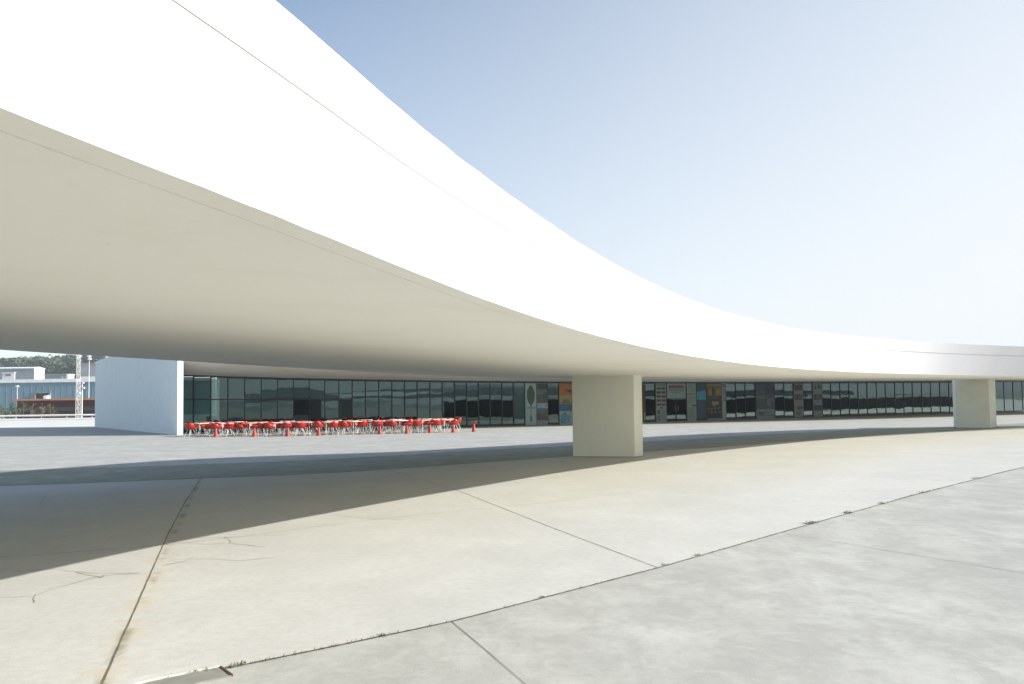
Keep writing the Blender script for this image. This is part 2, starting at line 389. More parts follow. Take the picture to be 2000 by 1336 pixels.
for off, z, j in prof:
    rows.append([bm.verts.new((p.x+n.x*(off+lean(p)*(z-2.5)), p.y+n.y*(off+lean(p)*(z-2.5)), 1.6+(z-1.6)*(p.z-1.6)/.9-(sub(p) if z > 3 else 0)+(jb[i] if j == 1 else jt[i] if j == 2 else 0))) for i, (p, n) in enumerate(zip(nearR, NN))])
for k, (a, b) in enumerate(zip(rows[:-1], rows[1:])):
    for i in range(N-1):
        f = bm.faces.new([a[i], a[i+1], b[i+1], b[i]]); f.material_index = 1 if k in (1, 2, 3) else 0
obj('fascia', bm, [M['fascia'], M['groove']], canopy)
# soffit: near lip, drip groove, then a gently sagging slab to the far edge
bm = bmesh.new(); rows = []
def lerp(i, t, z=None):
    p = nearR[i].lerp(farR[i], t); q = p.copy(); q.z = z if z is not None else p.z; return q
for off, dz in ((0, 0), (.17, 0), (.173, .012), (.181, .012), (.182, 0), (.5, 0)):
    rows.append([bm.verts.new((p.x-n.x*off, p.y-n.y*off, p.z+dz+(jb[i] if off == 0 else 0))) for i, (p, n) in enumerate(zip(nearR, NN))])
for t in (.12, .22, .34, .46, .58, .7, .82, .92, 1.):
    ss = t*t*(3-2*t)
    rows.append([bm.verts.new(lerp(i, t, nearR[i].z+(farR[i].z-nearR[i].z)*ss)) for i in range(N)])
for k, (a, b) in enumerate(zip(rows[:-1], rows[1:])):
    for i in range(N-1): bm.faces.new([a[i], a[i+1], b[i+1], b[i]]).smooth = k >= 5
obj('soffit', bm, M['soffit'], canopy)
bm = bmesh.new(); rows = []
FN = normals(farR)
def tz(p): return 1.6+2.0*(p.z-1.6)/.9-sub(p)
def fartop(p):  # the far rim is thin in the middle and deepens to the right
    return p.z+.22+max(0, min(1, (p.x-8)/14))*.7+max(0, min(1, (1-p.x)/5))*.9
rows.append([bm.verts.new(p) for p in farR])
rows.append([bm.verts.new((p.x, p.y, fartop(p))) for p in farR])
rows.append([bm.verts.new(lerp(i, .6, 3.1)) for i in range(N)])
rows.append([bm.verts.new((p.x-n.x*.25, p.y-n.y*.25, 3.3)) for p, n in zip(nearR, NN)])
rows.append([bm.verts.new((p.x+n.x*(lean(p)*1.1-.25), p.y+n.y*(lean(p)*1.1-.25), tz(p)+jt[i])) for i, (p, n) in enumerate(zip(nearR, NN))])
rows.append([bm.verts.new((p.x+n.x*(lean(p)*1.1-.004), p.y+n.y*(lean(p)*1.1-.004), tz(p)+jt[i])) for i, (p, n) in enumerate(zip(nearR, NN))])
for a, b in zip(rows[:-1], rows[1:]):
    for i in range(N-1): bm.faces.new([a[i], a[i+1], b[i+1], b[i]])
obj('roof_slab', bm, M['roofw'], canopy)
def pillar(pts, h, label):
    P = [at(*p) if len(p) == 2 else Vector((*p[:2], 0)) for p in pts]
    c = sum(P, Vector())/len(P); t = empty('pillar', (c.x, c.y, 0)); tag(t, label, 'pillar', 'pillars under the curved canopy')
    bm = bmesh.new(); Q = [p-c for p in P]; prism(bm, Q, 0, h)
    vert = [e for e in bm.edges if abs(e.verts[0].co.z-e.verts[1].co.z) > 1]
    bmesh.ops.bevel(bm, geom=vert, offset=.012, segments=2, affect='EDGES')
    obj('shaft', bm, M['pillar'], t)
    bm = bmesh.new(); prism(bm, [q*1.006 for q in Q], 0, .02); obj('base_seal', bm, M['recess'], t)
    return t
a, b = at(1119.2, 892.3), at(1240, 893.4); c_ = at(1256, 891.3); d_ = Vector((a.x+(c_.x-b.x)*2.6, a.y+(c_.y-b.y)*2.6+.5, 0)); c2 = c_+(c_-b).normalized()*.0
pillar([tuple(a), tuple(b), tuple(c_), (c_.x+.12, c_.y+.9, 0), (a.x+.35, a.y+1.1, 0)], 2.56, 'pale pillar in the centre, the larger one nearest the camera, in front of the posters')
a, b, c_ = at(1869, 836), at(1934, 836.5), at(1947, 834.5)
pillar([tuple(a), tuple(b), tuple(c_), (c_.x+.3, c_.y+.8, 0), (a.x+.6, a.y+1.4, 0)], 2.72, 'pale pillar at the far right end of the glass front, smaller in view')

# ================================================================ GLASS PAVILION
fbase = polyfit([(200, 847.5), (355, 845), (640, 839.5), (900, 834.4), (940, 833.2), (1117, 829.5), (1256, 824.5), (1440, 818.8), (1640, 813), (1866, 808.2), (2000, 803.8)], 3)
ftop = polyfit([(355, 732.5), (490, 737.3), (640, 740), (700, 741.6), (900, 744), (1117, 746.7), (1256, 747), (1440, 746.4), (1640, 746.5), (1866, 746), (2000, 743.4)], 4)
def fac(px): return at(px, fbase(px))
def ftz(px): return hat(fac(px), ftop(px))
MUL = [345.5, 377.3, 411.5, 444.8, 477.6, 510, 542, 573.3, 604, 634.4, 662, 688, 714, 740, 765.6, 790.7, 815.2, 840, 864.5, 888.3, 912, 934.9, 957.7, 980.9, 1003.4, 1025.4, 1048, 1070.2, 1092, 1114.4, 1136, 1157.5, 1178.5, 1199, 1219.8, 1240.3, 1260.4, 1280.3, 1301.8, 1320.7, 1340.6, 1360.3, 1379.9, 1399.8, 1418, 1437.8, 1456.3, 1476, 1495.4, 1513.5, 1532, 1550.4, 1569, 1587.8, 1606.5, 1623.8, 1641.9, 1659.3, 1677, 1694.7, 1713, 1730.6, 1749, 1766, 1783.4, 1801.5, 1819, 1837, 1854.7, 1872, 1890, 1908, 1926, 1944, 1962, 1980, 1998, 2016, 2035, 2055]
# glass line in plan
GP = [fac(x) for x in MUL]; GZ = [ftz(x) for x in MUL]
pav = empty('glass_pavilion', tuple(GP[0])); O = Vector(GP[0])
tag(pav, 'long low curved pavilion with dark green glass panes under a deep white roof', 'building')
def fn(i):
    t = (GP[min(i+1, len(GP)-1)]-GP[max(i-1, 0)]); t.z = 0; t.normalize(); return t, Vector((t.y, -t.x, 0))
def segbox(bm, A, B, z0, z1, dep, off=0., z1b=None, mi=0):
    """box along A->B from z0 to z1, depth dep, pushed off metres toward the plaza"""
    t = (B-A); t.z = 0; t.normalize(); n = Vector((t.y, -t.x, 0)); z1b = z1 if z1b is None else z1b
    vs = []
    for P, zt in ((A, z1), (B, z1b)):
        for o_ in (off, off-dep):
            for z in (z0, zt): vs.append(bm.verts.new(Vector((P.x, P.y, z))+n*o_-O))
    for f in ((0, 1, 3, 2), (4, 6, 7, 5), (0, 4, 5, 1), (2, 3, 7, 6), (1, 5, 7, 3), (0, 2, 6, 4)):
        bm.faces.new([vs[i] for i in f]).material_index = mi
rp = random.Random(3)
for i in range(len(MUL)-1):
    A, B = GP[i], GP[i+1]; t = (B-A).normalized(); z1 = min(GZ[i], GZ[i+1])-.10
    A2, B2 = A+t*.035, B-t*.035
    zt = None
    if MUL[i] < 603: zt = hat(A, 780.5)
    elif i in (38, 39): zt = hat(A, 778.5)
    elif i in (62, 63): zt = hat(A, 770.5)
    spans = [(.16, z1)] if zt is None else [(.16, zt-.04), (zt+.04, z1)]
    for k, (z0, zz) in enumerate(spans):
        if i == 7 and k == 0 and zt: continue    # open doorway
        tl = rp.gauss(0, .0012); sk = rp.gauss(0, .0012)
        bm = bmesh.new(); n = Vector((t.y, -t.x, 0)); vs = []
        for P, s_ in ((A2, -1), (B2, 1)):
            for z in (z0, zz):
                for o_ in (0., -.012):
                    vs.append(bm.verts.new(Vector((P.x, P.y, z))+n*(o_+tl*(z-1.8)+sk*s_)-O))
        for f in ((0, 2, 3, 1), (4, 5, 7, 6), (0, 4, 6, 2), (1, 3, 7, 5), (0, 1, 5, 4), (2, 6, 7, 3)): bm.faces.new([vs[q] for q in f])
        obj('window_pane', bm, M['glass'], pav)
    if zt:
        bm = bmesh.new(); segbox(bm, A2, B2, zt-.04, zt+.04, .1, .03); obj('transom', bm, M['frame'], pav)
    if i in (38, 39, 62, 63, 5):
        bm = bmesh.new(); h_ = A.lerp(B, .85 if i in (38, 62) else .15); segbox(bm, h_, h_+t*.03, .85, 1.35, .03, .08); obj('door_handle', bm, M['chrome'], pav)
for i, (P, z) in enumerate(zip(GP, GZ)):
    t, n = fn(i); bm = bmesh.new(); segbox(bm, P-t*.034, P+t*.034, .0, z-.02, .16, .05)
    obj('mullion', bm, M['frame'], pav)
bm = bmesh.new()
for i in range(len(GP)-1): segbox(bm, GP[i], GP[i+1], .0, .16, .13, .04)
obj('sill', bm, M['frame'], pav)
bm = bmesh.new()
for i in range(len(GP)-1): segbox(bm, GP[i], GP[i+1], GZ[i]-.11, GZ[i]+.02, .14, .045, GZ[i+1]+.02)
obj('head_frame', bm, M['frame'], pav)
# open door leaf swung out beside the doorway
bm = bmesh.new(); P = GP[8]; t, n = fn(8); Q = P+n*.75+t*.75
segbox(bm, P+t*.02, Q, .05, hat(GP[7], 780.5)-.06, .06); obj('door', bm, M['frame'], pav)
# interior
def backp(i, d): return GP[i]-fn(i)[1]*d
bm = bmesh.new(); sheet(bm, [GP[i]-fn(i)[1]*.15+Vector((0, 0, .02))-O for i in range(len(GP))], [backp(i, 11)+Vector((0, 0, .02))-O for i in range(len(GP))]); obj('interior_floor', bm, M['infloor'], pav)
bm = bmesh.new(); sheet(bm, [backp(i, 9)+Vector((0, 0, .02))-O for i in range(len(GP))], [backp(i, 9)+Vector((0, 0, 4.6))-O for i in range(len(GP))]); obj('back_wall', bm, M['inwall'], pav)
bm = bmesh.new()
for i in range(4, len(GP)-1, 7):
    c = backp(i, 4.5)-O; box(bm, (c.x, c.y, 1.9), (.5, .5, 3.76), .4)
obj('interior_column', bm, M['inwall'], pav)
bm = bmesh.new(); segbox(bm, backp(1, 3), backp(8, 3), .03, 1.05, .7); obj('bar_counter', bm, mat('bar_counter_front', (.42, .42, .38), .5, noise=2), pav)
# roof with a deep overhang
def over(px): return float(np.interp(px, [340, 377, 600, 900, 1200, 1620, 2100], [3.2, 3.6, 6.4, 8, 9.5, 15, 16]))
inn = [GP[i]+fn(i)[1]*.045+Vector((0, 0, GZ[i]+.02)) for i in range(len(GP))]
edge = [GP[i]+fn(i)[1]*over(MUL[i]) for i in range(len(GP))]
_wa, _wb = at(346, 850), at(185, 834); _d = (_wb-_wa).normalized(); edge[0] = _wa+Vector((-_d.y, _d.x, 0))*-.36+_d*1.0
if edge[0].x < _wa.x: edge[0] = _wa+Vector((_d.y, -_d.x, 0))*.36+_d*1.0
ez = 4.75
bm = bmesh.new(); rows = []
for s_ in (0, .25, .5, .75, 1):
    rows.append([bm.verts.new(Vector((a.x+(b.x-a.x)*s_, a.y+(b.y-a.y)*s_, a.z+(ez-a.z)*(s_**1.3)))-O) for a, b in zip(inn, edge)])
for a, b in zip(rows[:-1], rows[1:]):
    for i in range(len(a)-1): bm.faces.new([a[i], a[i+1], b[i+1], b[i]]).smooth = True
obj('soffit', bm, M['soffit'], pav)
bm = bmesh.new()
A = [Vector((e.x, e.y, ez))-O for e in edge]; B = [Vector((e.x, e.y, 5.7))-O for e in edge]; Cc = [backp(i, 14)+Vector((0, 0, 5.7))-O for i in range(len(GP))]; Dd = [backp(i, 14)-O for i in range(len(GP))]
sheet(bm, A, B); sheet(bm, B, Cc); sheet(bm, Cc, Dd); obj('roof', bm, M['white'], pav)
# end wall standing at the left end of the pavilion
wa, wb = at(346, 850), at(185, 834)
d = (wb-wa); d.z = 0; L = d.length; d.normalize(); nr = Vector((d.y, -d.x, 0))
if nr.x < 0: nr = -nr
th = .34
wh = hat(wb, 706)
bm = bmesh.new(); e0 = wa+nr*th
prism(bm, [wa, e0, e0+d*L, wb], 0, wh)
tag(obj('end_wall', bm, mat('pale_blue_white_wall', (.66, .72, .73), .6, noise=1.5, col2=(.61, .67, .69))), 'tall plain white wall standing at the left end of the glass pavilion', 'wall')

# ---------------------------------------------------------------- posters on the glass
def poster(x0, x1, y0, y1, base, patches, label, group='posters stuck on the glass front'):
    """patches: (u0,u1,v0,v1,colour or polygon) in 0..1, v from the top"""
    A, B = fac(x0), fac(x1); t = (B-A); t.z = 0; wdt = t.length; t.normalize(); n = Vector((t.y, -t.x, 0))
    mx = (x0+x1)/2; z1 = hat(A.lerp(B, .5), y0); z0 = hat(A.lerp(B, .5), y1); hh = z1-z0
    cen = A.lerp(B, .5); mats = [flat('base', base)]; cols = {base: 0}
    bm = bmesh.new(); off = .056
    def W(u, v, o): return A+t*(u*wdt)+Vector((0, 0, z1-v*hh))+n*o-cen
    vs = [bm.verts.new(W(u, v, o)) for o in (off, off-.006) for u, v in ((.01, 0), (.99, 0), (.99, 1), (.01, 1))]
    for f in ((0, 1, 2, 3), (7, 6, 5, 4), (0, 4, 5, 1), (1, 5, 6, 2), (2, 6, 7, 3), (3, 7, 4, 0)): bm.faces.new([vs[q] for q in f])
    lay = 0
    for pt in patches:
        if len(pt) == 5: u0, u1, v0, v1, c = pt; P = [(u0, v0), (u1, v0), (u1, v1), (u0, v1)]
        else: P, c = pt
        if c not in cols: cols[c] = len(mats); mats.append(flat('ink', c))
        lay += 1
        f = bm.faces.new([bm.verts.new(W(u, v, off+.0015+.0004*lay)) for u, v in P]); f.material_index = cols[c]
    me = bpy.data.meshes.new('poster'); bm.normal_update(); bm.to_mesh(me); bm.free()
    o = link('poster', me, mats); o.location = cen; tag(o, label, 'poster', group)
    return o, t, n, wdt, z1, hh, off
def ell(cx, cy, rx, ry, c, n=18, pointy=0):
    return ([(cx+rx*math.sin(2*math.pi*i/n)*(1-pointy*max(0, math.cos(2*math.pi*i/n))**2*.55), cy-ry*math.cos(2*math.pi*i/n)) for i in range(n)], c)
rq = random.Random(11)
def lines(u0, u1, v0, v1, n, c, r=rq):
    out = []; st = (v1-v0)/n
    for i in range(n):
        u = u0
        e = u1-r.uniform(0, .12)*(u1-u0)
        while u < e-.02:
            l = r.uniform(.06, .16); out.append((u, min(e, u+l), v0+i*st+st*.15, v0+i*st+st*.62, c)); u += l+.03
    return out
pale = (.30, .40, .37); ink = (.03, .05, .045); dk = (.022, .026, .026)
poster(1025.9, 1047.6, 748.5, 830, pale, [ell(.5, .36*.78, .36, .235, (.035, .07, .04), pointy=.6), (.45, .55, .48, .60, (.05, .08, .05)), (.46, .54, .60, .8, (.09, .14, .12)), (.05, .95, .575, .61, (.17, .24, .21)), ([(.5, .74), (.6, .84), (.4, .84)], (.03, .08, .08)), (.38, .62, .84, .92, (.13, .2, .19)), (.42, .58, .87, .89, (.03, .08, .08))]+lines(.35, .95, .955, .985, 1, (.10, .16, .15)), 'pale green poster with one dark cypress tree shape, left of the landscape poster')
poster(1048.4, 1069.8, 750, 830, (.12, .15, .13), [(0.02, .98, .0, .13, (.025, .045, .035)), (0.02, .98, .14, .27, (.09, .13, .10)), (0.02, .98, .27, .44, (.055, .08, .055)), ([(.4, .27), (.98, .19), (.98, .34)], (.06, .055, .045)), (.02, .98, .44, .47, (.09, .11, .05)), (.02, .98, .47, .59, (.27, .33, .35)), (.8, .88, .51, .55, (.03, .03, .05)), (.02, .98, .59, .70, (.05, .13, .22)), (.02, .98, .70, .88, (.075, .065, .05)), ([(.3, .74), (.98, .62), (.98, .8)], (.12, .10, .02)), (.02, .98, .89, .995, (.18, .26, .30))], 'narrow poster stacked from dull landscape photos over a pale blue strip')
poster(1092.4, 1117, 749, 790, (.36, .13, .02), [(.0, 1, .55, .68, (.42, .22, .03)), (.5, 1, .3, .38, (.09, .03, .02)), (.72, 1, .36, .42, (.10, .03, .02)), (.02, .98, .68, .97, (.26, .25, .14)), ([(.1, .95), (.55, .7), (.98, .95)], (.11, .12, .06)), (.3, .34, .72, .95, (.05, .04, .02)), (.83, .86, .0, 1, (.05, .03, .01))], 'orange poster with pale dune shape, above a plain blue panel beside the pillar')
poster(1092.4, 1117, 790.3, 801, (.01, .14, .24), [(.0, 1, .8, 1, (.01, .08, .14)), (.83, .86, 0, 1, (.005, .04, .07))], 'deep blue strip between the orange poster and the pale patterned one')
pp = [(.02, .98, .0, .08, (.14, .17, .15))]
for i in range(95):
    u, v = rq.uniform(.08, .7), rq.uniform(.28, .9); pp.append((u, u+rq.uniform(.03, .08), v, v+rq.uniform(.03, .07), (.22, .42, .5) if i % 3 else (.03, .16, .24)))
poster(1092.4, 1117, 801.3, 828.5, (.32, .40, .36), [pp[0], ([(.08, .92), (.08, .36), (.25, .3), (.33, .12), (.4, .2), (.47, .08), (.55, .24), (.64, .34), (.78, .4), (.78, .92)], (.06, .24, .34))]+pp[1:]+[(.83, .86, 0, 1, (.1, .14, .12))], 'pale poster with a blue mottled tower shaped block below the blue strip')
poster(1254, 1260, 750, 823, (.07, .028, .018), [(.0, 1, .1, .5, (.05, .02, .014)), (.5, 1, .76, .98, (.28, .3, .25))], 'narrow dark brown poster just right of the central pillar')
pt = [(.05, .95, .01, .07, (.2, .19, .15))]
for r_ in range(5):
    for c_ in range(2): pt.append((.07+.47*c_, .47+.47*c_, .10+r_*.105, .165+r_*.105, [(.04, .06, .045), (.06, .035, .032), (.035, .05, .038)][(r_+c_*2) % 3]))
pt += [(.35, .65, .625, .655, dk), (.12, .36, .69, .80, (.06, .075, .065)), (.12, .36, .83, .9, (.08, .10, .09)), (.12, .36, .92, .97, (.04, .055, .05))]+lines(.46, .92, .68, .97, 9, (.10, .14, .12))
poster(1281.3, 1301.2, 748.8, 824, (.28, .32, .27), pt, 'notice board poster of small photographs in two columns with text below')
o, t, n, wdt, z1, hh, off = poster(1302.8, 1340, 748.8, 778, (.25, .34, .30), [(.10, .88, .13, .34, (.22, .075, .06)), (.12, .2, .13, .34, (.07, .05, .04)), (.49, .505, .0, 1, (.12, .17, .15))], 'white double panel sign with a red bar and dark lettering above the entrance doors')
# lettering of that sign
def lettering(parent, txt, A, t, n, wdt, z, h, w_, u, off, cen, m):
    cu = bpy.data.curves.new('lettering', 'FONT'); cu.body = txt; cu.size = h*1.35; cu.align_x = 'CENTER'; cu.extrude = .001
    tmp = bpy.data.objects.new('lettering', cu); C.objects.link(tmp)
    dg = bpy.context.evaluated_depsgraph_get(); dg.update(); me = bpy.data.meshes.new_from_object(tmp.evaluated_get(dg)); bpy.data.objects.remove(tmp)
    xs = [v.co.x for v in me.vertices]; s_ = w_/(max(xs)-min(xs))
    for v in me.vertices:
        x, y, zz = v.co; q = A+t*(u*wdt+x*s_)+Vector((0, 0, z+y))+n*(off+.004+zz)-cen; v.co = q
    q = link('lettering', me, m, parent); return q
A, B = fac(1302.8), fac(1340); cen = A.lerp(B, .5); inkm = flat('dark_lettering', (.035, .06, .05))
lettering(o, 'INFORMACIÓN', A, t, n, wdt, z1-.52*hh, .13*hh, .76*wdt, .5, off, cen, inkm)
lettering(o, 'TAQUILLA', A, t, n, wdt, z1-.66*hh, .11*hh, .52*wdt, .48, off, cen, inkm)
poster(1341.6, 1359.8, 748.8, 822, (.27, .34, .28), lines(.12, .9, .04, .22, 6, (.20, .26, .2))+[(.02, .98, .27, .295, (.22, .18, .06))]+lines(.12, .9, .36, .55, 6, (.2, .26, .22))+[(.55, 1, .57, .61, (.16, .03, .03))]+lines(.1, .9, .64, .92, 9, (.17, .24, .2)), 'tall pale poster of faint text with a small red tab near its right edge')
py = [(.02, .98, .0, .08, (.2, .19, .04)), (.02, .98, .08, .16, (.18, .09, .03)), (.12, .4, .16, .32, (.26, .21, .03)), (.6, .98, .14, .32, (.26, .21, .03)), ell(.45, .22, .10, .12, (.06, .018, .03), pointy=.5), (.37, .53, .28, .42, (.07, .03, .02)), (.02, .98, .34, .95, (.014, .012, .008)), ([(.05, .42), (.3, .34), (.7, .34), (.98, .42)], (.045, .05, .04)), (.35, .8, .49, .59, (.25, .23, .03)), (.15, .35, .49, .59, (.06, .02, .03)), (.02, .98, .955, 1, (.2, .28, .25))]
for u, v in ((.1, .68), (.3, .69), (.54, .68), (.78, .67), (.3, .79), (.55, .78), (.88, .78), (.47, .62)): py.append(ell(u, v, .07, .025, (.15, .15, .12)))
poster(1380.6, 1409.3, 749, 821, (.12, .10, .03), py, 'dark poster with yellow blocks on top and small pale heads below')
poster(1410, 1417.5, 748.5, 820, (.33, .38, .33), [(.2, .9, .02, .1, (.12, .12, .1))]+lines(.35, .85, .12, .5, 16, (.05, .06, .05)), 'slim pale banner with dark vertical lettering right of the yellow poster')
poster(1476.6, 1513, 748.5, 799, (.03, .06, .12), [(.5, .98, .02, .45, (.01, .022, .065)), (.02, .48, .3, .62, (.05, .10, .12)), ell(.26, .52, .2, .1, (.09, .12, .08)), ell(.27, .43, .18, .05, (.03, .04, .04)), (.02, .98, .64, 1, (.05, .075, .07)), ell(.78, .74, .22, .16, (.12, .18, .19)), ell(.87, .8, .11, .13, (.04, .06, .12)), (.02, .55, .62, .645, (.02, .04, .06)), (.495, .505, 0, 1, (.01, .02, .04))], 'dark blue double poster with a domed shape and a pale disc')
poster(1476.6, 1513, 799.3, 818, (.19, .26, .23), [(.1, .44, .3, .8, (.07, .10, .09)), (.5, .98, .55, .78, (.06, .10, .09))]+lines(.12, .75, .25, .5, 2, (.05, .08, .07))+lines(.12, .9, .55, .85, 2, (.22, .28, .26)), 'pale grey caption panel with dark lettering under the blue double poster')
poster(1551, 1568.6, 747.8, 815, (.23, .25, .20), [(.02, .98, .0, .05, (.16, .14, .09)), (.06, .94, .06, .22, (.05, .032, .02)), (.5, .56, .08, .2, (.11, .09, .04)), (.06, .94, .33, .5, (.05, .065, .05)), (.3, .95, .68, .77, (.06, .06, .05)), ell(.5, .86, .25, .08, (.14, .13, .12))]+lines(.1, .9, .52, .64, 2, (.16, .18, .15)), 'cream poster with a brown picture on top and a grey dome at the bottom')
poster(1588.4, 1605.8, 747.8, 814, (.20, .27, .23), [ell(.3, .13, .1, .06, (.05, .07, .05)), ell(.62, .1, .09, .07, (.05, .065, .05)), ell(.82, .14, .08, .05, (.05, .06, .05)), (.04, .96, .34, .5, (.02, .025, .022)), ell(.5, .41, .16, .05, (.07, .09, .08)), (.04, .96, .5, .66, (.17, .23, .25)), (.38, .68, .54, .56, (.04, .06, .07)), (.04, .96, .66, .82, (.022, .018, .02))], 'pale poster with two dark bands and leafy shapes on top')
bl = flat('blue_film', (.015, .12, .17), .15)
poster(1361.2, 1379.2, 748.5, 821, (.012, .06, .08), [([(.0, .24), (.98, .19), (.98, .44), (.0, .44)], (.03, .30, .40)), (.0, .98, .84, 1, (.02, .07, .065))], 'vivid blue film panel between the faint text poster and the yellow one')

# ---------------------------------------------------------------- terrace furniture
def make_chair(root):
    bm = bmesh.new(); n = 28; rings = []
    for k, (rr, zf) in enumerate(((.25, 0), (.55, 0), (.8, .02), (.95, .18), (1.0, .45), (1.03, .75), (1.06, 1.0))):
        ring = []
        for i in range(n):
            a = 2*math.pi*i/n; back = max(0, -math.sin(a)); side = abs(math.cos(a)); front = max(0, math.sin(a))
            H = .05+.23*back**.8+.17*side*(1-front)**.6*(1 if math.sin(a) < .5 else .3)
            x = .285*rr*math.cos(a); y = .265*rr*math.sin(a)-(.05*zf if back > .3 else 0)
            ring.append(bm.verts.new((x, y, .43+H*zf+(.012 if k < 2 else 0)*0)))
        rings.append(ring)
    c = bm.verts.new((0, 0, .425))
    for i in range(n): bm.faces.new([c, rings[0][i], rings[0][(i+1) % n]])
    for a, b in zip(rings[:-1], rings[1:]):
        for i in range(n): bm.faces.new([a[i], b[i], b[(i+1) % n], a[(i+1) % n]])
    bmesh.ops.recalc_face_normals(bm, faces=bm.faces[:])
    bmesh.ops.solidify(bm, geom=bm.faces[:], thickness=.008)
    obj('seat_shell', bm, M['red'], root, True)
    for sx in (-1, 1):
        for sy in (-1, 1):
            bm = bmesh.new(); tube(bm, (sx*.10, sy*.10, .42), (sx*.24, sy*.235, 0), .010, .008); obj('leg', bm, M['wmet'], root)
def make_table(root, m, half=.45):
    bm = bmesh.new(); box(bm, (0, 0, .745), (half*2, half*2, .03))
    bmesh.ops.bevel(bm, geom=[e for e in bm.edges if abs(e.verts[0].co.z-e.verts[1].co.z) > .01], offset=.06, segments=3, affect='EDGES')
    obj('table_top', bm, m, root)
    for sx in (-1, 1):
        for sy in (-1, 1):
            bm = bmesh.new(); tube(bm, (sx*(half-.1), sy*(half-.1), .73), (sx*(half-.05), sy*(half-.05), 0), .013, .011); obj('leg', bm, M['wmet'], root)
def make_stool(root):
    bm = bmesh.new(); lathe(bm, [(.135, 0), (.135, .03), (.05, .47), (.05, .5)]); obj('cone_base', bm, M['redm'], root, False)
    bm = bmesh.new(); lathe(bm, [(.05, .498), (.17, .56), (.22, .59), (.225, .605), (.215, .615)]); obj('round_top', bm, M['redm'], root, False)
def copy_tree(o, loc, rz):
    r = o.copy(); C.objects.link(r); r.location = loc; r.rotation_euler = (0, 0, rz)
    for ch in list(o.children):
        c = ch.copy(); C.objects.link(c); c.parent = r
    return r
ch0 = empty('shell_chair'); make_chair(ch0)
tbA = empty('cafe_table'); make_table(tbA, M['ttop']); tbB = empty('cafe_table'); make_table(tbB, M['ttopc'])
st0 = empty('cone_stool'); make_stool(st0)
used = set()
def place(proto, loc, rz):
    if proto.name not in used: used.add(proto.name); proto.location = loc; proto.rotation_euler = (0, 0, rz); return proto
    return copy_tree(proto, loc, rz)
ORD = ['first', 'second', 'third', 'fourth', 'fifth', 'sixth', 'seventh', 'eighth', 'ninth', 'tenth', 'eleventh', 'twelfth']
cones = [(421.6, 853.6), (496.8, 852.8), (562, 852.3), (622.4, 851), (742, 848.2), (795, 847), (839.7, 845.6), (885.6, 844.8), (925.6, 843.4)]
for k, (x, y) in enumerate(cones):
    s_ = place(st0, at(x, y), random.uniform(0, 6)); 
    lb = 'red cone-based stool with round top standing alone at the right end' if k == 8 else ('leftmost red cone-based stool in the row before the terrace' if k == 0 else f'red cone-based stool, {ORD[k]} from the left before the terrace tables')
    tag(s_, lb, 'stool', 'red cone stools in front of the terrace')
def rowpt(px, dist):
    """a point dist metres behind the line of cones"""
    y = np.interp(px, [c[0] for c in cones], [c[1] for c in cones]); p = at(px, y)
    for _ in range(6):
        q = Vector((p.x, p.y+dist, 0)); u = pr(q)[0]; p = p+Vector(((px-u)*p.y/FPX, 0, 0))
    return Vector((p.x, p.y+dist, 0))
ROWS = {'front': (1.1, [(390, 1), (446, 0), (498, 1), (548, 0), (594, 0), (640, 0), (688, 1), (736, 0), (778, 0), (822, 1), (868, 0)]),
        'middle': (3.3, [(420, 0), (506, 1), (590, 1), (684, 1), (772, 0), (843, 1)]),
        'back': (5.6, [(400, 0), (462, 0), (561, 0), (652, 0), (713, 0), (776, 0), (830, 0), (872, 1)])}
rc = random.Random(5); chair_n = 0
for rn, (dist, lst) in ROWS.items():
    for k, (px, cream) in enumerate(lst):
        p = rowpt(px, dist); rz = rc.choice((0, .15, -.3, .5, .75))+.35
        tb = place(tbB if cream else tbA, p, rz)
        tag(tb, f'{"cream" if cream else "white"} square café table, {ORD[k]} from the left in the {rn} row', 'table', 'terrace café tables')
        for q, nm in enumerate(('near', 'right', 'far', 'left')):
            ang = rz-math.pi/2+q*math.pi/2+rc.gauss(0, .12); rr = .66+rc.uniform(-.03, .14)
            cp = p+Vector((math.cos(ang)*rr, math.sin(ang)*rr, 0))
            ch = place(ch0, cp, ang+math.pi/2+rc.gauss(0, .2)); chair_n += 1
            tag(ch, f'red shell armchair with white legs on the {nm} side of the {ORD[k]} {rn}-row table', 'chair', 'red shell armchairs on the terrace')

# ================================================================ FAR LEFT BACKGROUND
ZP = at(90, 833.6).y
def WX(px, Y): return atY(px, 800, Y).x
# parapet with rail
par = empty('parapet_wall', (WX(90, ZP), ZP, 0), math.radians(5)); x0, x1 = WX(-250, ZP), WX(186, ZP); ox = par.location
tag(par, 'low white parapet wall with a white tube rail along the edge of the plaza', 'wall')
hp = hat(Vector((WX(90, ZP), ZP, 0)), 816.8); hr = hat(Vector((WX(90, ZP), ZP, 0)), 811.5)
bm = bmesh.new(); box(bm, ((x0+x1)/2-ox.x, 0, hp/2), (x1-x0, .25, hp)); obj('wall', bm, M['white'], par)
bm = bmesh.new(); box(bm, ((x0+x1)/2-ox.x, 0, hp*.82), (x1-x0-.1, .262, .02)); obj('drip_groove', bm, M['groove'], par)
bm = bmesh.new(); tube(bm, (x0-ox.x, 0, hr), (x1-ox.x, 0, hr), .09); obj('rail', bm, M['wmet'], par)
k = x0
while k < x1:
    bm = bmesh.new(); tube(bm, (k-ox.x, 0, hp), (k-ox.x, 0, hr), .03); obj('rail_post', bm, M['wmet'], par); k += 2.4
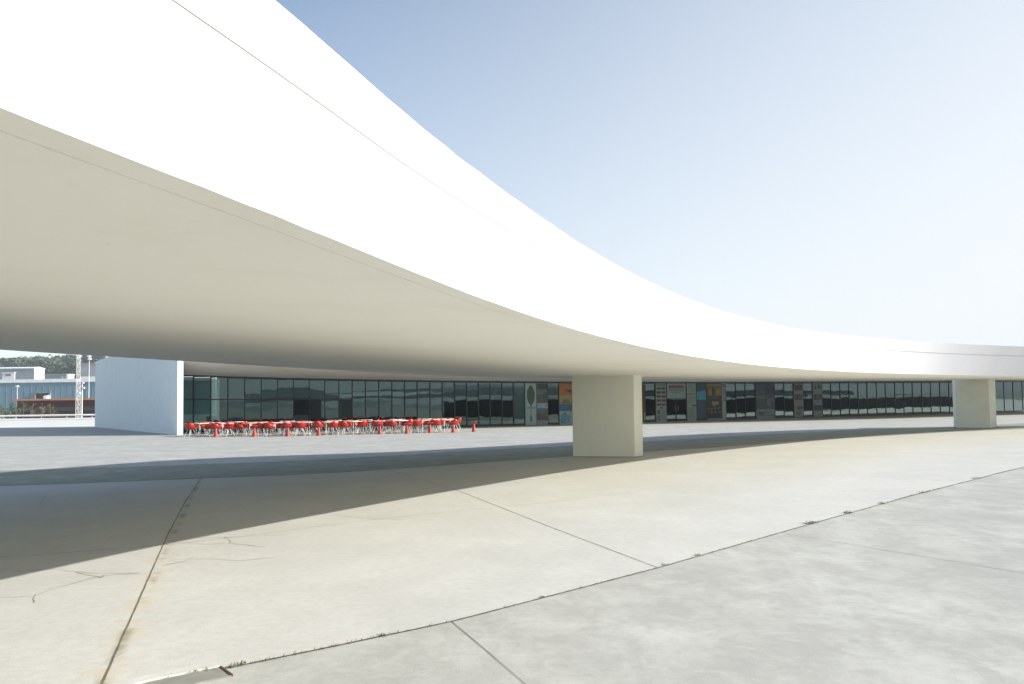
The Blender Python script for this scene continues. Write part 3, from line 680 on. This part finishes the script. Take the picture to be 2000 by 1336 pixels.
def bld(name, label, cat, xa, xb, yt, Y, dep, m, gable=0, trim=None, bands=(), side=None, xs=None):
    """a box building whose front stands at depth Y between pixels xa and xb with its top at pixel yt"""
    A = Vector((WX(xa, Y), Y, 0)); B = Vector((WX(xb, Y), Y, 0)); h = hat(A.lerp(B, .5), yt); wd = (B-A).length
    if xs: dep = B.x*FPX/(xs-1000)-Y      # depth so that the sunlit end wall reaches pixel xs
    t = empty(name, (A.x+wd/2, Y, 0)); tag(t, label, cat)
    bm = bmesh.new(); box(bm, (0, dep/2, h/2), (wd, dep, h)); bm.faces.ensure_lookup_table(); bm.faces[3].material_index = 1
    if gable:
        v = [bm.verts.new(q) for q in ((wd/2, 0, h), (wd/2, dep, h), (wd/2, dep*.5, h+gable))]; bm.faces.new(v).material_index = 1
    obj('wall', bm, [m, side or m], t)  # side: lighter colour that paints sunlight on the right end wall
    bm = bmesh.new(); rt = trim[1] if trim else .3
    if gable:
        vs = [[bm.verts.new((x, y, z)) for x in (-wd/2, wd/2+.15)] for y, z in ((-.3, h+.02), (dep*.5, h+gable+.05), (dep+.3, h+.02), (dep+.3, h+.3), (dep*.5, h+gable+.4), (-.3, h+.35))]
        for i in range(6): j = (i+1) % 6; bm.faces.new([vs[i][0], vs[i][1], vs[j][1], vs[j][0]])
        bm.faces.new([v_[1] for v_ in vs])
    else: box(bm, (0, dep/2, h+rt/2), (wd+.5, dep+.5, rt))
    obj('roof', bm, trim[0] if trim else M['white2'], t)
    for ya, yb, mm in bands:
        za, zb = hat(A, ya), hat(A, yb); bm = bmesh.new(); box(bm, (0, -.03, (za+zb)/2), (wd-.02, .06, abs(za-zb))); obj('cladding_band', bm, mm, t)
    return t, wd, h
rb, wd, h = bld('red_shed', 'long low dark red shed with an orange roof edge, beyond the parapet', 'building', 33, 260, 781.5, 130, 12, M['darkred'], trim=(M['orange'], .28), bands=((796, 804, M['dgreen']),))
wh_, wd, h = bld('warehouse', 'long blue grey warehouse with a white roof edge behind the red shed', 'building', -260, 420, 747, 230, 60, M['steelblue'], trim=(M['white2'], .95))
c = Vector((WX(84, 230), 230, 0)); h1, h0_ = hat(c, 769), hat(c, 779)
bm = bmesh.new(); w_ = 26*230/FPX; box(bm, (c.x-wh_.location.x, -.1, h1/2), (w_, .25, h1)); dd = obj('loading_door', bm, M['black'], wh_)
bm = bmesh.new()
for sx in (-1, 1): box(bm, (c.x-wh_.location.x+sx*(w_/2+.2), -.3, h1/2+.2), (.4, .7, h1+.4))
box(bm, (c.x-wh_.location.x, -.3, h1+.4), (w_+.8, .7, .4)); obj('door_surround', bm, M['greycl'], dd)
bm = bmesh.new()
for px in range(-240, 410, 12): box(bm, (WX(px, 230)-wh_.location.x, -.03, h/2), (.12, .06, h-.1))
obj('cladding_ribs', bm, M['steelblue'], wh_)
bld('upper_hall', 'grey hall with its sunlit gabled end coloured white behind the blue warehouse', 'building', -200, 66, 721.5, 330, 40, M['greycl'], gable=.5, trim=(M['white2'], .5), side=M['white2'], xs=86)  # sunlight on the end is put into its colour, white beside the shaded grey
sg, wd, h = bld('sign_cabin', 'small white cabin with a dark smudged sign on its front, above the warehouse roof', 'building', 3.5, 27, 728, 300, 8, M['white2'], trim=(M['white2'], .2), xs=28.5)
bm = bmesh.new(); zc = hat(Vector((WX(15, 300), 300, 0)), 732.5)
for i in range(6): box(bm, (-.9+i*.34, -.06, zc), (.24, .06, .5))
obj('lettering', bm, M['black'], sg)
bld('low_grey_shed', 'low grey shed between the sunlit gable and the white box', 'building', 86, 129, 732, 320, 30, M['greycl'], trim=(M['palegrey'], .3), xs=131)
bld('white_kiosk', 'smallest pale box behind the warehouse roof, left of the white block', 'building', 118, 121, 735.5, 290, 6, M['palegrey'], trim=(M['palegrey'], .2), side=mat('kiosk_sunlit_end', (.5, .5, .52), .6, noise=1), xs=128)  # end wall gets a lighter copy of the front colour as sunlight
bld('white_block', 'small bright white block standing behind the warehouse roof', 'building', 131, 133.5, 731.5, 290, 8, M['white2'], trim=(M['white2'], .2), xs=144)
bld('pale_hall', 'tall pale grey hall with a white base beside the lattice mast', 'building', 156, 300, 709.5, 340, 40, M['palegrey'], trim=(M['palegrey'], .3), bands=((735.5, 741, M['white2']),))
# white van in the loading door
p = Vector((WX(91, 228.5), 228.5, 0)); van = empty('delivery_van', tuple(p)); tag(van, 'white delivery van parked at the dark warehouse door', 'van')
zt = hat(p, 772)
bm = bmesh.new(); box(bm, (0, 0, zt*.5+.3), (1.25, 1.7, zt-.8)); bmesh.ops.bevel(bm, geom=bm.edges[:], offset=.2, segments=2, affect='EDGES'); obj('body', bm, M['white2'], van)
bm = bmesh.new(); box(bm, (0, -.86, zt*.66), (1.0, .05, zt*.22)); obj('windscreen', bm, M['black'], van)
for sx in (-1, 1):
    for sy in (-1, 1):
        bm = bmesh.new(); tube(bm, (sx*.5, sy*.5, .35), (sx*.64, sy*.5, .35), .35, n=14); obj('wheel', bm, M['black'], van)
# lattice mast
YM = 100.
p = Vector((WX(152.3, YM), YM, 0)); mast = empty('lattice_mast', tuple(p)); tag(mast, 'slender white steel lattice mast rising behind the parapet', 'mast')
hm = hat(p, 640); wm = 6.0*YM/FPX/2
for k, (sx, sy) in enumerate(((-1, -1), (1, -1), (1, 1), (-1, 1))):
    bm = bmesh.new(); tube(bm, (sx*wm, sy*wm, 0), (sx*wm*.62, sy*wm*.62, hm), .022, .02, 6); obj('upright', bm, M['wmet'], mast)
bm = bmesh.new(); z = .2; nseg = int(hm/.5)
for i in range(nseg):
    z0, z1 = i*hm/nseg, (i+1)*hm/nseg; a = wm*(1-.38*z0/hm); b = wm*(1-.38*z1/hm); cs = ((-1, -1), (1, -1), (1, 1), (-1, 1))
    for q in range(4):
        c1, c2 = cs[q], cs[(q+1) % 4]
        if i % 2: c1, c2 = c2, c1
        tube(bm, (c1[0]*a, c1[1]*a, z0), (c2[0]*b, c2[1]*b, z1), .013, n=4)
obj('bracing', bm, M['wmet'], mast)
def post(px, ytop, Y, r, label, lamps=(), base=0):
    p = Vector((WX(px, Y), Y, 0)); t = empty('lamp_post', tuple(p)); tag(t, label, 'lamp post', 'white posts beyond the parapet'); h = hat(p, ytop)
    bm = bmesh.new(); tube(bm, (0, 0, 0), (0, 0, h), r, r*.75); obj('pole', bm, M['wmet'], t)
    for dx, yy, s_ in lamps:
        zz = hat(p, yy); bm = bmesh.new(); dxm = dx*Y/FPX
        tube(bm, (0, 0, zz+.05), (dxm, 0, zz+.05), .03); box(bm, (dxm, -.1, zz), (s_, s_*.8, s_*.7)); obj('lamp_head', bm, M['white2'], t)
    return t
post(160, 746, 88, .065, 'white lamp post with spherical floodlights just right of the lattice mast', ((3.6, 757.5, .24), (-5, 767.5, .24), (2.5, 748, .2)))
post(173.3, 697, 150, .07, 'thin tall pole with small lamps on top near the white wall', ((1, 701, .5), (-1, 695.5, .4)))
post(33.2, 754, 175, .07, 'short lamp post in front of the blue warehouse at the far left', ((0.5, 754.5, .5),))
# bench-like dark trough in the planting
p = Vector((WX(16, 112), 112, 0)); hb = hat(p, 803)
bn = empty('garden_bench', tuple(p)); tag(bn, 'dark bench standing among the bushes beyond the parapet', 'bench')
bm = bmesh.new(); box(bm, (0, 0, .45), (1.1, .45, .06)); obj('seat', bm, M['black'], bn)
bm = bmesh.new(); box(bm, (0, .22, .75), (1.1, .06, .4)); obj('backrest', bm, M['black'], bn)
for sx in (-1, 1): bm = bmesh.new(); box(bm, (sx*.45, 0, .21), (.06, .4, .42)); obj('leg', bm, M['black'], bn)
# hill, trees
bm = bmesh.new(); g = []
for j, Y in enumerate(np.linspace(345, 620, 14)):
    row = []
    for i, X in enumerate(np.linspace(-480, -60, 40)):
        z = -2+min(1, (Y-345)/120)*(17+5*math.sin(X*.021+1)+2.5*math.sin(X*.06)+.004*max(0, -X-200)*30)*min(1, max(0, (-60-X)/60))
        row.append(bm.verts.new((X, Y, z)))
    g.append(row)
for a, b in zip(g[:-1], g[1:]):
    for i in range(len(a)-1): bm.faces.new([a[i], a[i+1], b[i+1], b[i]]).smooth = True
struct(obj('hill', bm, M['hill']))
def crown_mesh(seed, lobes, n, size, sx=1, sz=1):
    r = random.Random(seed); bm = bmesh.new()
    for cx, cy, cz, R_ in lobes:
        for _ in range(int(n*R_*R_)):
            v = Vector((r.gauss(0, 1), r.gauss(0, 1), r.gauss(0, 1))).normalized()*R_*(r.random()**.33)*r.uniform(.8, 1.12)
            c = Vector((cx+v.x*sx, cy+v.y*sx, cz+v.z*sz)); u = Vector((r.gauss(0, 1), r.gauss(0, 1), r.gauss(0, .7))).normalized(); w2 = u.orthogonal().normalized(); s_ = size*r.uniform(.5, 1.3)
            bm.faces.new([bm.verts.new(c+u*s_), bm.verts.new(c+w2*s_*.7), bm.verts.new(c-u*s_), bm.verts.new(c-w2*s_*.7)])
    return bm
def make_tree(kind, seed):
    r = random.Random(seed); t = empty(kind)
    if kind == 'pine_tree':
        H = 11; lobes = [(r.uniform(-1.6, 1.6)*(1-k/9), r.uniform(-1.2, 1.2), 4.2+k*.85, 2.5*(1-k/11)*r.uniform(.75, 1.15)) for k in range(8)]; m = M['leafA']
    else:
        H = 9; lobes = [(r.uniform(-2.6, 2.6), r.uniform(-1.8, 1.8), r.uniform(4, 8), r.uniform(1.3, 2.3)) for k in range(9)]; m = M['leafB']
    bm = bmesh.new(); tube(bm, (0, 0, -1), (0, 0, H*.75), .28, .1, 7)
    for q in range(5): a = r.uniform(0, 6.28); z = r.uniform(3, 6); tube(bm, (0, 0, z), (math.cos(a)*1.8, math.sin(a)*1.8, z+1.3), .1, .04, 5)
    obj('trunk', bm, M['bark'], t); obj('crown', crown_mesh(seed, lobes, 130, .34), m, t); return t
protos = {('pine_tree', s_): make_tree('pine_tree', s_) for s_ in (1, 2, 3)}; protos.update({('leafy_tree', s_): make_tree('leafy_tree', s_) for s_ in (4, 5)})
def hillz(X, Y): return -2+min(1, (Y-345)/120)*(17+5*math.sin(X*.021+1)+2.5*math.sin(X*.06)+.004*max(0, -X-200)*30)*min(1, max(0, (-60-X)/60))
TR = []  # px, top pixel, Y, kind
for px, yt, Y, kd in ((6, 691, 430, 0), (21, 681, 440, 0), (-12, 689, 440, 0), (38, 697, 430, 0), (49, 699, 425, 1), (63, 692, 430, 0), (76, 690, 425, 0), (90, 688, 425, 1), (103, 686, 430, 0), (117, 686, 425, 0), (131, 684, 420, 1), (145, 685, 425, 0), (160, 683, 420, 0), (175, 688, 425, 1), (188, 688, 420, 0), (202, 690, 420, 0),
                       (0, 707, 380, 1), (14, 704, 385, 0), (30, 703, 380, 0), (45, 708, 385, 1), (58, 704, 380, 0), (72, 706, 378, 1), (86, 702, 380, 0), (99, 705, 382, 0), (112, 701, 380, 1), (126, 704, 380, 0), (140, 700, 382, 0), (152, 703, 380, 0),
                       (4, 715, 352, 0), (52, 716, 352, 1), (94, 715, 350, 0), (108, 717, 350, 0), (122, 714, 352, 0), (136, 716, 350, 0), (148, 715, 352, 0)):
    TR.append((px, yt, Y, kd))
used2 = set(); places = {}
nth = {'back': 0, 'middle': 0, 'front': 0}
TR.sort(key=lambda v: (-v[2] > -400, v[0]))
seqs = {}
for px, yt, Y, kd in sorted(TR, key=lambda v: v[0]):
    layer = 'hill top' if Y > 400 else ('mid slope' if Y > 370 else 'hill foot')
    X = WX(px, Y); zb = hillz(X, Y)-.5 if Y > 345 else 0; top = hat(Vector((X, Y, 0)), yt)
    kk = random.choice([k_ for k_ in protos if (k_[0] == 'leafy_tree') == bool(kd)]); pt_ = protos[kk]
    if kk not in used2: used2.add(kk); t = pt_; t.location = (X, Y, zb)
    else: t = copy_tree(pt_, (X, Y, zb), random.uniform(0, 6))
    s_ = max(.5, (top-zb)/(10.4 if not kd else 9.2)); t.scale = (s_*random.uniform(.95, 1.2), s_, s_)
    t.rotation_euler.z = random.uniform(0, 6)
    seqs.setdefault((layer, kd), []).append(t)
for (layer, kd), lst in seqs.items():
    nm = 'mid green leafy tree' if kd else 'dark green pine'
    words = ORD+['thirteenth', 'fourteenth']
    for i, t in enumerate(lst): tag(t, f'{nm} at the {layer}, {words[i]} such from the left', 'tree', 'trees on the hill behind the warehouse')
for kk, pt_ in protos.items():
    if kk not in used2:
        for ch in list(pt_.children): bpy.data.objects.remove(ch)
        bpy.data.objects.remove(pt_)
# bushes and dry plants beyond the parapet
def bush(px, ytop, Y, wpx, label, m, seed, grp, n=260, sz=.12):
    p = Vector((WX(px, Y), Y, 0)); h = hat(p, ytop); r = random.Random(seed); R_ = wpx*Y/FPX/2
    t = empty('bush', tuple(p)); tag(t, label, 'bush', grp)
    lobes = [(r.uniform(-R_*.6, R_*.6), r.uniform(-.5, .5), h*r.uniform(.35, .75), max(.35, R_*.5)) for _ in range(6)]
    obj('foliage', crown_mesh(seed, lobes, n, sz, 1, min(1.5, h/2/max(.35, R_*.8))), m, t)
    bm = bmesh.new()
    for q in range(4): tube(bm, (r.uniform(-.1, .1), 0, 0), (r.uniform(-R_*.5, R_*.5), r.uniform(-.3, .3), h*.7), .03, .01, 5)
    obj('stem', bm, M['bark'], t)
bush(4, 783, 118, 18, 'pale leafy bush at the very left edge beyond the parapet', M['leafB'], 21, 'bushes beyond the parapet')
bush(22, 779, 122, 22, 'tall dark bush beside the left end of the red shed', M['leafA'], 22, 'bushes beyond the parapet')
bush(31, 796, 105, 12, 'small green bush at the corner of the red shed', M['leafB'], 23, 'bushes beyond the parapet')
bush(12, 797, 106, 20, 'low yellow green bush in front of the tall dark bush', M['leafB'], 24, 'bushes beyond the parapet')
bush(110, 775.5, 135, 12, 'small dark bush showing above the red shed roof', M['leafA'], 25, 'bushes beyond the parapet')
def dryplant(px, ytop, Y, label, seed):
    p = Vector((WX(px, Y), Y, 0)); h = hat(p, ytop); r = random.Random(seed); t = empty('dry_plant', tuple(p)); tag(t, label, 'plant', 'dry plants before the red shed')
    bm = bmesh.new(); tube(bm, (0, 0, 0), (0, 0, h), .02, .01, 5); br = []
    for q in range(8): a = r.uniform(0, 6.28); z = h*r.uniform(.4, .95); e = Vector((math.cos(a)*.4, math.sin(a)*.4, z+.25)); tube(bm, (0, 0, z), e, .012, .006, 4); br.append(e)
    obj('stem', bm, M['dry'], t)
    obj('foliage', crown_mesh(seed, [(e.x, e.y, e.z, .22) for e in br]+[(0, 0, h, .25)], 110, .04), M['dry'], t)
for k, (px, yt, w_) in enumerate(((46, 785, 'leftmost tall'), (64, 789, 'second'), (82, 787, 'third'), (98, 789, 'reddish tallest'), (105, 801, 'low bushy last'), (60, 801, 'short'), (85, 796, 'thin leaning'))):
    dryplant(px, yt, 100+k, f'{w_} dry brown plant in front of the dark red shed', 40+k)
# ---- surroundings outside the picture that the glass mirrors
bm = bmesh.new(); n = 96; ra, rb_ = [], []
for i in range(n):
    a = 2*math.pi*i/n; h = 12+3*math.sin(3*a+1)+2.5*math.sin(7*a)+1.5*math.sin(17*a)
    left = 1 if not (1.5 < a < 3.0) else -.02
    ra.append(bm.verts.new((1300*math.cos(a), 1300*math.sin(a), -1))); rb_.append((bm.verts.new((1600*math.cos(a), 1600*math.sin(a), h*left)), bm.verts.new((2000*math.cos(a), 2000*math.sin(a), -1))))
for i in range(n):
    j = (i+1) % n; bm.faces.new([ra[i], ra[j], rb_[j][0], rb_[i][0]]); bm.faces.new([rb_[i][0], rb_[j][0], rb_[j][1], rb_[i][1]])
struct(obj('distant_hills', bm, M['hill']))

# long dark block added out of view, so the glass mirrors a dark band
t = empty('added_hedge', (60, 50, 0)); tag(t, 'long low dark block added out of view to darken the reflections in the glass front', 'added_hedge')
HP = [(26, 28), (34, 33.5), (42, 39), (52, 45), (62, 51), (74, 57), (88, 63), (104, 69), (124, 76), (150, 84)]
bm = bmesh.new(); rr = random.Random(9)
for (xa, ya), (xb, yb) in zip(HP[:-1], HP[1:]):
    a_, b_ = Vector((xa-60, ya-50, 0)), Vector((xb-60, yb-50, 0)); dv = (b_-a_).normalized(); nv = Vector((dv.y, -dv.x, 0))*.6
    prism(bm, [a_-nv, b_-nv, b_+nv, a_+nv], 0, 2.15+rr.uniform(-.05, .05))
obj('foliage', bm, M['added_hedge'], t)

# thin morning haze over the whole site
bm = bmesh.new(); box(bm, (0, 0, 24.), (5900, 5900, 54)); hzo = obj('haze', bm, [])
hm2 = bpy.data.materials.new('haze'); hm2.use_nodes = True; hn = hm2.node_tree; hn.nodes.remove(hn.nodes['Principled BSDF'])
pv = hn.nodes.new('ShaderNodeVolumePrincipled'); pv.inputs['Density'].default_value = .0004; pv.inputs['Color'].default_value = (.86, .93, 1, 1)
hn.links.new(pv.outputs[0], hn.nodes['Material Output'].inputs['Volume']); hzo.data.materials.append(hm2); hzo['kind'] = 'stuff'; hzo['label'] = 'thin pale haze lying over the plaza and the hill'; hzo['category'] = 'haze'
